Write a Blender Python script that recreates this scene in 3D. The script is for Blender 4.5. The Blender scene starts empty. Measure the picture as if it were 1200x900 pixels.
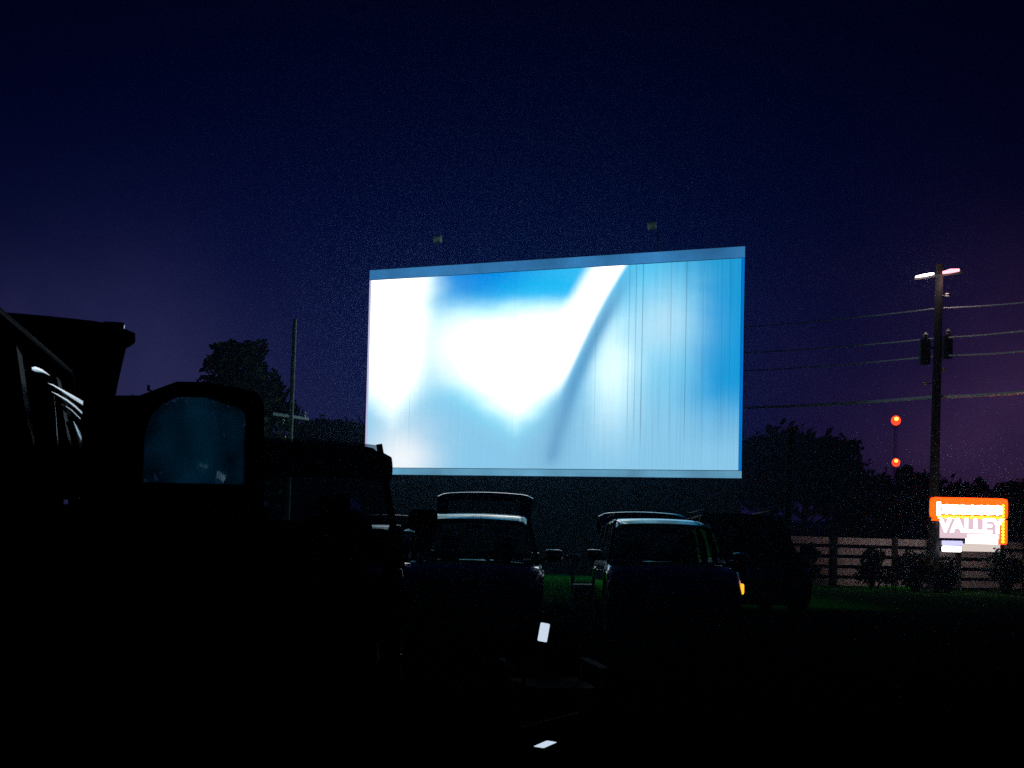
import bpy, bmesh, math, random
from mathutils import Vector, Matrix
random.seed(7)
R = math.radians
sc = bpy.context.scene
COL = sc.collection
PI = math.pi

# ------------------------------------------------------------------ camera
F = 1300.0; PITCH = R(2.0); ROLL = R(1.3); CAMZ = 1.25
SHIFT = (598 - 450 - F*math.tan(PITCH)) / 1200.0
cd = bpy.data.cameras.new('camera'); cam = bpy.data.objects.new('camera', cd); COL.objects.link(cam)
cd.sensor_width = 36; cd.lens = 36*F/1200; cd.shift_y = SHIFT; cd.clip_end = 3000; cd.clip_start = 0.05
CM = Matrix.Rotation(PI/2 + PITCH, 3, 'X') @ Matrix.Rotation(ROLL, 3, 'Z')
cam.matrix_world = Matrix.Translation((0, 0, CAMZ)) @ CM.to_4x4()
sc.camera = cam
def P(px, py, D):
    """world point at depth Y = D seen at photo pixel (px, py)"""
    v = CM @ Vector(((px-600)/F, (450-py)/F + SHIFT*1200/F, -1))
    return Vector((0, 0, CAMZ)) + v*(D/v.y)
def gz(x, y):
    if y < 4: return 0.0
    if y < 60: return -0.038*(y-4)
    if y < 90: return -0.038*56 - 0.038*(y-60)*(1-(y-60)/60)
    return -0.038*56 - 0.038*15

sc.view_settings.view_transform = 'Standard'; sc.view_settings.look = 'None'
sc.view_settings.exposure = 0; sc.view_settings.gamma = 1
sc.render.film_transparent = False

# ------------------------------------------------------------------ materials
def srgb(r, g, b):
    f = lambda c: (c/255/12.92 if c/255 <= .04045 else ((c/255+.055)/1.055)**2.4)
    return (f(r), f(g), f(b), 1)
def newmat(name):
    m = bpy.data.materials.new(name); m.use_nodes = True
    return m, m.node_tree, m.node_tree.nodes['Principled BSDF']
def pmat(name, col, rough=.6, metal=0, coat=0, var=.35, scale=8, bump=.0, spec=.5, ior=1.45):
    m, nt, b = newmat(name)
    n = nt.nodes.new('ShaderNodeTexNoise'); n.inputs['Scale'].default_value = scale; n.inputs['Detail'].default_value = 5
    tc = nt.nodes.new('ShaderNodeTexCoord'); nt.links.new(tc.outputs['Object'], n.inputs['Vector'])
    mx = nt.nodes.new('ShaderNodeMix'); mx.data_type = 'RGBA'
    c = list(col[:3])
    mx.inputs[6].default_value = [x*(1-var) for x in c]+[1]; mx.inputs[7].default_value = [min(1, x*(1+var)) for x in c]+[1]
    nt.links.new(n.outputs['Fac'], mx.inputs[0]); nt.links.new(mx.outputs[2], b.inputs['Base Color'])
    b.inputs['Roughness'].default_value = rough; b.inputs['Metallic'].default_value = metal
    b.inputs['Coat Weight'].default_value = coat; b.inputs['Coat Roughness'].default_value = .06
    b.inputs['Specular IOR Level'].default_value = spec
    if bump:
        bp = nt.nodes.new('ShaderNodeBump'); bp.inputs['Strength'].default_value = bump; bp.inputs['Distance'].default_value = .05
        nt.links.new(n.outputs['Fac'], bp.inputs['Height']); nt.links.new(bp.outputs[0], b.inputs['Normal'])
    return m
def emat(name, col, s):
    m = bpy.data.materials.new(name); m.use_nodes = True; nt = m.node_tree; nt.nodes.clear()
    e = nt.nodes.new('ShaderNodeEmission'); o = nt.nodes.new('ShaderNodeOutputMaterial')
    e.inputs[0].default_value = (*col[:3], 1); e.inputs[1].default_value = s
    nt.links.new(e.outputs[0], o.inputs[0]); return m
def glassmat(name, tint=(.5, .6, .6), film=0.0, filmcol=(.3, .6, .75)):
    m = bpy.data.materials.new(name); m.use_nodes = True; nt = m.node_tree; nt.nodes.clear()
    o = nt.nodes.new('ShaderNodeOutputMaterial'); t = nt.nodes.new('ShaderNodeBsdfTransparent'); t.inputs[0].default_value = (*tint, 1)
    g = nt.nodes.new('ShaderNodeBsdfGlossy'); g.inputs['Roughness'].default_value = .03
    fr = nt.nodes.new('ShaderNodeFresnel'); fr.inputs[0].default_value = 1.45
    mx = nt.nodes.new('ShaderNodeMixShader')
    nt.links.new(fr.outputs[0], mx.inputs[0]); nt.links.new(t.outputs[0], mx.inputs[1]); nt.links.new(g.outputs[0], mx.inputs[2])
    out = mx
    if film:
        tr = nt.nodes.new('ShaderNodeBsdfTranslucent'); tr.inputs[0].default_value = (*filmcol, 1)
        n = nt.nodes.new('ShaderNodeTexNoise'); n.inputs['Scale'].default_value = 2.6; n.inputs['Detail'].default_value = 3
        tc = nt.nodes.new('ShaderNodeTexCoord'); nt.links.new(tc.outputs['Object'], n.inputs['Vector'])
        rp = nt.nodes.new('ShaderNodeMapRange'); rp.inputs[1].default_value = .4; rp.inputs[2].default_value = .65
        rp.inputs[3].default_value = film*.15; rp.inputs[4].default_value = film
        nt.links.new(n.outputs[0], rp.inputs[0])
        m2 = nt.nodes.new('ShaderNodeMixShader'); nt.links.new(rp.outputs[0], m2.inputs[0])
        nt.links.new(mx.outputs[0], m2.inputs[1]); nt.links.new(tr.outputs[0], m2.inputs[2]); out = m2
    nt.links.new(out.outputs[0], o.inputs[0]); return m

M = {}
M['paint_black'] = pmat('black_car_paint', (.006, .006, .008), .35, 0, 1, .3)
M['paint_dark'] = pmat('dark_grey_car_paint', (.006, .007, .010), .3, 0, 1, .3)
M['paint_soot'] = pmat('matt_black_car_paint', (.003, .003, .004), .6, 0, 0, .3, spec=0)
M['paint_silver'] = pmat('silver_car_paint', (.28, .3, .32), .3, .6, 1, .1)
M['paint_slate'] = pmat('slate_car_paint', (.010, .011, .013), .3, 0, 1, .1)
M['glass'] = glassmat('car_glass', (.42, .5, .52), .05)
M['glass_w'] = glassmat('windshield_glass', (.5, .6, .62), .7, (.1, .6, .65))  # teal film puts the glow seen through the windshield into its colour
M['glass_mid'] = glassmat('tinted_glass', (.2, .24, .27))
M['glass_dark'] = pmat('privacy_glass', (.002, .002, .003), .6, spec=0)
M['glass_door'] = glassmat('dusty_glow_car_glass', (.4, .5, .55), 1.0, (.02, .6, 1.0))  # blue film tints the dusty pane to stand in for the screen's glow
M['rubber'] = pmat('tyre_rubber', (.012, .012, .012), .85, bump=.2, scale=40)
M['rim'] = pmat('wheel_alloy', (.25, .25, .26), .35, .9)
M['trim'] = pmat('black_plastic', (.01, .01, .01), .6)
M['chrome'] = pmat('chrome', (.6, .6, .62), .12, 1, var=.05)
M['lens'] = pmat('lamp_lens', (.3, .32, .34), .1, .6, 1)
M['redlens'] = pmat('tail_lamp_lens', (.35, .01, .01), .15, 0, 1)
M['amber_lit'] = emat('amber_lamp_glow', (1, .42, .02), 1.6)
M['seat'] = pmat('seat_cloth', (.012, .012, .014), .9, spec=.1)
M['wood'] = pmat('weathered_pole_wood', (.16, .12, .1), .85, var=.5, scale=6, bump=.3)
M['wood_pale'] = pmat('pale_weathered_pole', (.85, .52, .58), .8, var=.7, scale=3.2, bump=.2)
M['wood_dark'] = pmat('dark_creosoted_wood', (.02, .018, .018), .9, var=.4)
M['steel_dark'] = pmat('dark_steel', (.02, .022, .025), .6, .5)
M['steel'] = pmat('galvanised_steel', (.4, .42, .44), .45, .7)
M['board'] = pmat('pale_fence_board', (.44, .40, .42), .85, var=.4, scale=5)
M['bark'] = pmat('bark', (.06, .045, .035), .9, var=.5)
M['leaf_a'] = pmat('green_leaves', (.02, .06, .02), .8, var=.6, scale=.9)
M['leaf_b'] = pmat('dark_leaves', (.014, .03, .016), .9, var=.6, scale=.7)
M['skirt'] = pmat('dark_painted_boards', (.012, .016, .03), .8, var=.4, scale=3)
M['cable'] = pmat('aluminium_cable', (.9, .86, .9), .6, 0, var=.05)
M['whiteplastic'] = pmat('white_lamp_housing', (.8, .85, .9), .5, var=.05)
M['ceramic'] = pmat('glazed_ceramic', (.75, .75, .72), .3)
M['frame_black'] = pmat('black_tube', (.004, .004, .004), .7)
M['fabric'] = pmat('dark_canvas', (.01, .011, .014), .9)

# ------------------------------------------------------------------ mesh helpers
class MB:
    def __init__(s): s.bm = bmesh.new()
    def poly(s, pts):
        vs = [s.bm.verts.new(p) for p in pts]
        try: return s.bm.faces.new(vs)
        except ValueError: return None
    def box(s, c, d, rz=0, bev=0, M4=None):
        r = bmesh.ops.create_cube(s.bm, size=1)
        vs = r['verts']
        mt = Matrix.Translation(c) @ Matrix.Rotation(rz, 4, 'Z') @ (M4 or Matrix.Identity(4)) @ Matrix.Diagonal((*d, 1))
        bmesh.ops.transform(s.bm, matrix=mt, verts=vs)
        if bev:
            es = list({e for v in vs for e in v.link_edges})
            bmesh.ops.bevel(s.bm, geom=es, offset=bev, segments=2, affect='EDGES', profile=.6)
        return s
    def bar(s, a, b, w, h, up=Vector((0, 0, 1))):
        a = Vector(a); b = Vector(b); d = (b-a).normalized()
        if abs(d.dot(up)) > .98: up = Vector((1, 0, 0))
        x = d.cross(up).normalized(); z = x.cross(d).normalized()
        q = [(-.5, -.5), (.5, -.5), (.5, .5), (-.5, .5)]
        A = [s.bm.verts.new(a+x*i*w+z*j*h) for i, j in q]; B = [s.bm.verts.new(b+x*i*w+z*j*h) for i, j in q]
        for k in range(4): s.bm.faces.new((A[k], A[(k+1) % 4], B[(k+1) % 4], B[k]))
        s.bm.faces.new(A[::-1]); s.bm.faces.new(B); return s
    def tube(s, pts, r, n=8, cap=True):
        pts = [Vector(p) for p in pts]
        rs = r if isinstance(r, (list, tuple)) else [r]*len(pts)
        rings = []
        px = None
        for i, p in enumerate(pts):
            d = (pts[min(i+1, len(pts)-1)] - pts[max(i-1, 0)]).normalized()
            if px is None:
                up = Vector((0, 0, 1)) if abs(d.z) < .9 else Vector((1, 0, 0))
                px = d.cross(up).normalized()
            px = (px - d*px.dot(d)).normalized(); py = d.cross(px)
            rings.append([s.bm.verts.new(p + (px*math.cos(2*PI*k/n)+py*math.sin(2*PI*k/n))*rs[i]) for k in range(n)])
        for a, b in zip(rings, rings[1:]):
            for k in range(n): s.bm.faces.new((a[k], a[(k+1) % n], b[(k+1) % n], b[k]))
        if cap: s.bm.faces.new(rings[0][::-1]); s.bm.faces.new(rings[-1])
        return s
    def lathe(s, prof, axis='Z', c=(0, 0, 0), n=24, cap=True):
        rings = []
        for r, h in prof:
            ring = []
            for k in range(n):
                a = 2*PI*k/n; u, v = r*math.cos(a), r*math.sin(a)
                p = (u, v, h) if axis == 'Z' else (u, h, v)
                ring.append(s.bm.verts.new(Vector(c)+Vector(p)))
            rings.append(ring)
        for a, b in zip(rings, rings[1:]):
            for k in range(n): s.bm.faces.new((a[k], a[(k+1) % n], b[(k+1) % n], b[k]))
        if cap: s.bm.faces.new(rings[0][::-1]); s.bm.faces.new(rings[-1])
        return s
    def ball(s, c, r, sub=2, sc_=(1, 1, 1)):
        o = bmesh.ops.create_icosphere(s.bm, subdivisions=sub, radius=r)
        bmesh.ops.transform(s.bm, matrix=Matrix.Translation(c) @ Matrix.Diagonal((*sc_, 1)), verts=o['verts']); return s
    def grid(s, f, nu, nv, closed=False):
        vs = [[s.bm.verts.new(f(i/nu, j/nv)) for j in range(nv+1)] for i in range(nu+1)]
        for i in range(nu):
            for j in range(nv): s.bm.faces.new((vs[i][j], vs[i+1][j], vs[i+1][j+1], vs[i][j+1]))
        return vs
    def build(s, name, mat, parent=None, smooth=False, loc=None, rot=None, angle=40):
        bmesh.ops.recalc_face_normals(s.bm, faces=s.bm.faces)
        me = bpy.data.meshes.new(name); s.bm.to_mesh(me); s.bm.free()
        me.materials.append(mat)
        if smooth:
            me.shade_smooth()
            me.set_sharp_from_angle(angle=R(angle))
        o = bpy.data.objects.new(name, me); COL.objects.link(o)
        if parent: o.parent = parent
        if loc is not None: o.location = loc
        if rot is not None: o.rotation_euler = rot
        return o
def tag(o, label=None, cat=None, group=None, kind=None):
    if label: o['label'] = label
    if cat: o['category'] = cat
    if group: o['group'] = group
    if kind: o['kind'] = kind
    return o
def empty(name, loc, rz=0, rot=None):
    o = bpy.data.objects.new(name, None); COL.objects.link(o); o.location = loc
    o.rotation_euler = rot or (0, 0, rz); o.empty_display_size = .3
    return o
def lerp(a, b, t): return a+(b-a)*t
def ss(a, b, x):
    t = max(0, min(1, (x-a)/(b-a))); return t*t*(3-2*t)

# ------------------------------------------------------------------ node expression helper
class E:
    def __init__(s, nt, out): s.nt = nt; s.o = out
    def _m(s, op, *a, clamp=False):
        n = s.nt.nodes.new('ShaderNodeMath'); n.operation = op; n.use_clamp = clamp
        for i, x in enumerate(a):
            if isinstance(x, E): s.nt.links.new(x.o, n.inputs[i])
            else: n.inputs[i].default_value = x
        return E(s.nt, n.outputs[0])
    def __add__(s, b): return s._m('ADD', s, b)
    __radd__ = __add__
    def __sub__(s, b): return s._m('SUBTRACT', s, b)
    def __rsub__(s, b): return s._m('SUBTRACT', b, s)
    def __mul__(s, b): return s._m('MULTIPLY', s, b)
    __rmul__ = __mul__
    def __truediv__(s, b): return s._m('DIVIDE', s, b)
    def exp(s): return s._m('EXPONENT', s)
    def clamp(s): return s._m('ADD', s, 0.0, clamp=True)
    def pow(s, p): return s._m('POWER', s, p)
    def mx(s, p): return s._m('MAXIMUM', s, p)
    def mn(s, p): return s._m('MINIMUM', s, p)
    def step(s, a, b):
        n = s.nt.nodes.new('ShaderNodeMapRange'); n.interpolation_type = 'SMOOTHSTEP'
        s.nt.links.new(s.o, n.inputs[0]); n.inputs[1].default_value = min(a, b); n.inputs[2].default_value = max(a, b)
        n.inputs[3].default_value = 0 if a < b else 1; n.inputs[4].default_value = 1 if a < b else 0
        return E(s.nt, n.outputs[0])
def gauss(u, v, cu, cv, su, sv):
    a = (u-cu)/su; b = (v-cv)/sv
    return (0-(a*a+b*b)).exp()
def mixc(nt, fac, a, b):
    n = nt.nodes.new('ShaderNodeMix'); n.data_type = 'RGBA'; n.clamp_factor = True
    nt.links.new(fac.o, n.inputs[0])
    for k, x in ((6, a), (7, b)):
        if isinstance(x, (tuple, list)): n.inputs[k].default_value = x
        else: nt.links.new(x, n.inputs[k])
    return n.outputs[2]

# ------------------------------------------------------------------ world (night sky with town glow low down)
w = bpy.data.worlds.new('World'); sc.world = w; w.use_nodes = True
nt = w.node_tree; bg = nt.nodes['Background']
tc = nt.nodes.new('ShaderNodeTexCoord'); sx = nt.nodes.new('ShaderNodeSeparateXYZ')
nt.links.new(tc.outputs['Generated'], sx.inputs[0])
X, Y, Z = (E(nt, sx.outputs[i]) for i in range(3))
az = X._m('ARCTAN2', X, Y)              # 0 ahead, + right
el = Z.mx(0.0)
nz = nt.nodes.new('ShaderNodeTexNoise'); nz.inputs['Scale'].default_value = 6; nz.inputs['Detail'].default_value = 4
nt.links.new(tc.outputs['Generated'], nz.inputs['Vector'])
ns = E(nt, nz.outputs[0])
cl = (ns-.5)*2.2+1
left = gauss(az, el, -.40, .01, .22, .145)*cl
right = gauss(az, el, .50, .02, .22, .14)*cl
mid = gauss(az, el, -.08, .04, .50, .26)
col = mixc(nt, mid*.9, srgb(0, 0, 14), srgb(0, 12, 66))
col = mixc(nt, left, col, srgb(52, 51, 93))
col = mixc(nt, right*.95, col, srgb(66, 42, 80))
sky = nt.nodes.new('ShaderNodeTexSky'); sky.sky_type = 'NISHITA'; sky.sun_disc = False
sky.sun_elevation = R(-6); sky.sun_rotation = R(200)
ad = nt.nodes.new('ShaderNodeMix'); ad.data_type = 'RGBA'; ad.blend_type = 'ADD'; ad.inputs[0].default_value = .004
nt.links.new(col, ad.inputs[6]); nt.links.new(sky.outputs[0], ad.inputs[7])
nt.links.new(ad.outputs[2], bg.inputs[0]); bg.inputs[1].default_value = 1.0

# very faint sun lamp, added without a source in the sky
ld = bpy.data.lights.new('added_sun_lamp', 'SUN'); ld.energy = .002; ld.angle = R(.5); ld.color = (.8, .85, 1)
lo = bpy.data.objects.new('added_sun_lamp', ld); COL.objects.link(lo); lo.rotation_euler = (R(50), 0, R(20))

# ------------------------------------------------------------------ ground
mb = MB()
ys = [-30, -10, 0, 4] + [4+i*2 for i in range(1, 44)] + [100, 130, 180, 260, 400, 700, 1200]
xs = [-900, -400, -200, -100, -60, -40] + [-30+i*3 for i in range(21)] + [40, 60, 100, 200, 400, 900]
rows = [[mb.bm.verts.new((x, y, gz(x, y) + (0.02*math.sin(x*1.3+y*.7) if 6 < y < 80 else 0))) for x in xs] for y in ys]
for a, b in zip(rows, rows[1:]):
    for i in range(len(xs)-1): mb.bm.faces.new((a[i], a[i+1], b[i+1], b[i]))
gm, nt, b = newmat('mown_grass_ground')
tcn = nt.nodes.new('ShaderNodeTexCoord')
def nnoise(scale, detail=6):
    n = nt.nodes.new('ShaderNodeTexNoise'); n.inputs['Scale'].default_value = scale; n.inputs['Detail'].default_value = detail
    nt.links.new(tcn.outputs['Object'], n.inputs['Vector']); return E(nt, n.outputs[0])
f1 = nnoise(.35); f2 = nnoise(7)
c = mixc(nt, f2.step(.35, .65), (.015, .34, .012, 1), (.05, .50, .025, 1))  # lawn green raised to carry the screen's light in its colour
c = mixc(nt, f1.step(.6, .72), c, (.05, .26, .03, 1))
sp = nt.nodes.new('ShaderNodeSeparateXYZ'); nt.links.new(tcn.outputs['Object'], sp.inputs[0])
unlit_ground = mixc(nt, f2, (.003, .003, .003, 1), (.008, .0075, .007, 1))  # nearer ground coloured almost black where little light should reach
c = mixc(nt, E(nt, sp.outputs[0]).step(7, 10), c, (.012, .05, .012, 1))  # grass painted dimmer to the right, where less light falls
c = mixc(nt, (E(nt, sp.outputs[1]) + f1*6.0).step(26.5, 29.5), unlit_ground, c)
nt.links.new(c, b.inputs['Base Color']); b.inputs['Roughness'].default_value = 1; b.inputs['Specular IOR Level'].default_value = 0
bp = nt.nodes.new('ShaderNodeBump'); bp.inputs['Strength'].default_value = .8; bp.inputs['Distance'].default_value = .08
nt.links.new(f2.o, bp.inputs['Height']); nt.links.new(bp.outputs[0], b.inputs['Normal'])
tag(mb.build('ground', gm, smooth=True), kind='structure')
# grass blades on the strip before the screen and by the fence
mb = MB()
def blades(n, x0, x1, y0, y1):
    for _ in range(n):
        y = random.uniform(y0, y1); t = y
        x = random.uniform(x0(t), x1(t)); z = gz(x, y)
        h = random.uniform(.05, .14); a = random.uniform(0, PI); wd = .012; l = random.uniform(-.05, .05)
        mb.poly([(x-wd*math.cos(a), y-wd*math.sin(a), z-.01), (x+wd*math.cos(a), y+wd*math.sin(a), z-.01), (x+l, y+l, z+h)])
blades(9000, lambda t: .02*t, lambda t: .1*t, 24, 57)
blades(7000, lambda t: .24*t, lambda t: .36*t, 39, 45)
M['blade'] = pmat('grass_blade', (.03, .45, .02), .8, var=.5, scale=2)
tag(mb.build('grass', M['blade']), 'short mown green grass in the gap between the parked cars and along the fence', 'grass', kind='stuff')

# ------------------------------------------------------------------ screen
TL = P(433.5, 314, 60.0); BL = P(429, 553, 60.0); TR = P(875, 291.5, 52.7); BR = P(867.5, 565, 52.7)
zt = (TL.z+TR.z)/2; zb = (BL.z+BR.z)/2
print('screen z', TL.z, TR.z, BL.z, BR.z)
L0 = Vector(((TL.x+BL.x)/2, 60.0, 0)); R0 = Vector(((TR.x+BR.x)/2, 52.7, 0))
SW = (R0-L0).length; SH = zt-zb
sa = math.atan2(R0.y-L0.y, R0.x-L0.x)
zg = min(gz(0, 60), gz(0, 52.7)) - .05
scr = empty('movie_screen', (*L0[:2], zg), sa)
tag(scr, 'huge glowing white and blue drive-in movie screen on dark supports', 'movie screen')
h0 = zb-zg; h1 = zt-zg
bt, bb, bl, br = .66, .40, .10, .42       # border widths
bt = SH*.052; bb = SH*.036
# picture face, local: x along, -y to the viewers
def nm_face():
    m = bpy.data.materials.new('projected_picture'); m.use_nodes = True; nt = m.node_tree; nt.nodes.clear()
    uvn = nt.nodes.new('ShaderNodeUVMap'); sep = nt.nodes.new('ShaderNodeSeparateXYZ'); nt.links.new(uvn.outputs[0], sep.inputs[0])
    u, v = E(nt, sep.outputs[0]), E(nt, sep.outputs[1])
    n = nt.nodes.new('ShaderNodeTexNoise'); n.inputs['Scale'].default_value = 5; n.inputs['Detail'].default_value = 3
    nt.links.new(uvn.outputs[0], n.inputs['Vector']); nv = E(nt, n.outputs[0])-.5
    u2 = u + nv*.05; v2 = v + nv*.12
    c = mixc(nt, v.step(.15, .75), srgb(140, 204, 238), srgb(70, 205, 250))
    c = mixc(nt, gauss(u2, v2, .33, 1.0, .20, .20), c, srgb(0, 130, 228))
    c = mixc(nt, gauss(u2, v2, .52, .86, .17, .14)*.95, c, srgb(0, 190, 252))
    c = mixc(nt, gauss(u2, v2, .36, .80, .13, .05)*.5, c, srgb(120, 240, 255))
    c = mixc(nt, u2.step(.82, .95)*v2.step(.05, .45)*.95, c, srgb(0, 155, 222))
    c = mixc(nt, u2.step(.72, .9)*v2.step(.78, 1.0)*.6, c, srgb(40, 160, 215))
    c = mixc(nt, gauss(u2, v2, .81, .70, .095, .20)*.8, c, srgb(196, 236, 255))
    c = mixc(nt, gauss(u2, v2, .685, .50, .065, .27), c, (.85, 1.15, 1.2, 1))
    W = (1.9, 1.9, 1.9, 1)
    # left white plume narrowing downward
    au = (u-.075)._m('ABSOLUTE', u-.075)
    ab = (u-.43)._m('ABSOLUTE', u-.43)
    edge = u*0 + .50 + v*.10 + v*v*.115
    for lo_, wcol in ((1, (.62, .95, 1.05, 1)), (0, W)):
        e_ = .045*lo_
        pl = u2.step(.21+e_, .09+e_)*(v2-au*1.5+e_*2).step(.16, .52)
        c = mixc(nt, pl, c, wcol)
        cm = (v2 - ab*1.15 + e_*2.5).step(.13, .47)*v2.step(.90+e_, .62+e_)*u2.step(.13-e_, .33-e_)*(u-edge).step(.015, -.05)
        c = mixc(nt, cm, c, (.30, .88, 1.05, 1) if lo_ else wcol)
    c = mixc(nt, gauss(u2, v2, .22, .62, .07, .18)*.75, c, (1.05, 1.1, 1.1, 1))
    # curved bright beam
    d = u-edge
    beam = d.step(-.12, -.05)*d.step(.010, -.016)*v.step(.30, .6)
    c = mixc(nt, beam, c, W)
    # grey-blue streak right of the beam
    dk = (d-.024); st = (0-(dk/.023)*(dk/.023)).exp()*v.step(-.02, .08)*v.step(1.08, .7)*.9
    c = mixc(nt, st, c, srgb(92, 158, 205))
    dk2 = (d-.01); st2 = (0-(dk2/.07)*(dk2/.07)).exp()*v.step(.5, .2)*.4
    c = mixc(nt, st2, c, srgb(130, 182, 216))
    c = mixc(nt, gauss(u2, v2, .10, .03, .10, .20)*.85, c, (1.05, 1.05, 1.05, 1))
    # sheet seams and vertical streaking
    n3 = nt.nodes.new('ShaderNodeTexNoise'); n3.inputs['Scale'].default_value = 1; n3.inputs['Detail'].default_value = 3
    cb = nt.nodes.new('ShaderNodeCombineXYZ'); nt.links.new((u*230).o, cb.inputs[0]); nt.links.new((v*1.6).o, cb.inputs[1])
    nt.links.new(cb.outputs[0], n3.inputs['Vector'])
    streak = E(nt, n3.outputs[0])
    amp = u.step(.45, .8)*.08+.04
    mult = 1 - (streak.step(.40, .75))*amp
    for uu, s_ in ((.742, .4), (.759, .5), (.125, .2), (.83, .25), (.868, .45), (.42, .18), (.725, .3), (.64, .18), (.91, .2), (.955, .2), (.975, .2)):
        dl = (u-uu)/.0011
        mult = mult*(1-(0-dl*dl).exp()*s_*v.step(.05, .3))
    sc3 = nt.nodes.new('ShaderNodeVectorMath'); sc3.operation = 'SCALE'
    nt.links.new(c, sc3.inputs[0]); nt.links.new(mult.o, sc3.inputs[3])
    e = nt.nodes.new('ShaderNodeEmission'); o = nt.nodes.new('ShaderNodeOutputMaterial')
    nt.links.new(sc3.outputs[0], e.inputs[0]); e.inputs[1].default_value = 1.0
    nt.links.new(e.outputs[0], o.inputs[0]); return m
mb = MB()
f = mb.poly([(bl, -.06, h0+bb), (SW-.16, -.06, h0+bb), (SW-.16, -.06, h1-bt), (bl, -.06, h1-bt)])
uvl = mb.bm.loops.layers.uv.new('UVMap')
for l, q in zip(f.loops, ((0, 0), (1, 0), (1, 1), (0, 1))): l[uvl].uv = q
mb.build('screen_face', nm_face(), scr)
MB().box((SW/2, .1, (h0+h1)/2), (SW, .3, h1-h0)).build('screen_backing', M['skirt'], scr)
def bandmat(name, c0, s):
    m = emat(name, c0, s); nt = m.node_tree; e = nt.nodes['Emission']
    n = nt.nodes.new('ShaderNodeTexNoise'); n.inputs['Scale'].default_value = .35; n.inputs['Detail'].default_value = 5
    tcb = nt.nodes.new('ShaderNodeTexCoord'); nt.links.new(tcb.outputs['Object'], n.inputs['Vector'])
    k = (E(nt, n.outputs[0]) - .5)*1.6*s + s
    nt.links.new(k.o, e.inputs[1]); return m
bandm = bandmat('picture_edge_spill', srgb(48, 112, 165), 1.0)
MB().box((SW/2, -.07, h1-bt/2), (SW, .08, bt-.06)).build('screen_border', bandm, scr)
bandm2 = bandmat('picture_lower_spill', srgb(98, 158, 190), .95)
MB().box((SW/2, -.07, h0+bb/2), (SW, .08, bb-.06)).build('screen_border', bandm2, scr)
bandm3 = emat('picture_side_spill', srgb(0, 120, 215), .9)
MB().box((SW-.075, -.07, (h0+h1)/2-(bt-bb)/2), (.13, .08, h1-h0-bt-bb)).build('screen_border', bandm3, scr)
bandm4 = emat('picture_side_spill_pale', srgb(200, 200, 240), .9)
MB().box((.05, -.07, (h0+h1)/2-(bt-bb)/2), (.08, .08, h1-h0-bt-bb)).build('screen_border', bandm4, scr)
for k in range(7):
    x = .3+k*(SW-.6)/6
    MB().box((x, .6, h1/2-.2), (.3, .35, h1-.4)).build('support_post', M['steel_dark'], scr)
mb = MB()
for k in range(int(SW/.3)):
    mb.box((.15+k*.3, .12+.01*(k % 2), h0/2), (.292, .05, h0-.03))
mb.build('skirt_boards', M['skirt'], scr)
mb = MB()
for zz in (1.2, h0+1, h0+SH/2, h1-1): mb.bar((.2, .4, zz), (SW-.2, .4, zz), .1, .15)
mb.build('back_rails', M['steel_dark'], scr)
# floodlights above the screen
def floodlight(px, py, D, lab):
    p = P(px, py, D)
    u = (Vector((p.x, p.y, 0))-L0).dot((R0-L0).normalized())
    base = L0 + (R0-L0).normalized()*u; nrm = Vector((math.sin(sa), -math.cos(sa), 0))
    hgt = p.z-zt
    t = empty('floodlight', (base.x, base.y, zt), sa); tag(t, lab, 'floodlight', 'floodlights above the screen')
    MB().tube([(0, .1, 0), (0, .1, hgt*.9), (0, -.5, hgt+.12), (0, -1.0, hgt+.1)], .03).build('arm', M['steel_dark'], t)
    MB().box((0, -1.15, hgt), (.42, .26, .34), bev=.04, M4=Matrix.Rotation(R(25), 4, 'X')).build('lamp_housing', M['whiteplastic'], t, True)
    MB().box((0, -1.15+.03, hgt-.2), (.34, .2, .02), M4=Matrix.Rotation(R(25), 4, 'X')).build('lamp_glass', M['lens'], t)
    MB().box((0, .1, .03), (.2, .2, .06)).build('bracket', M['steel_dark'], t)
floodlight(522, 285, 58.2, 'small floodlight on a bent arm above the left part of the screen')
floodlight(771, 271, 54.3, 'small floodlight on a bent arm above the right part of the screen')
# small fittings on right screen edge
for k, py in enumerate((343, 513)):
    p = P(877, py, 52.5)
    q = scr.matrix_world
    MB().box((SW+.06, -.1, p.z-zg), (.1, .12, .14), bev=.02).build('edge_bracket', M['steel'], scr)

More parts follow.
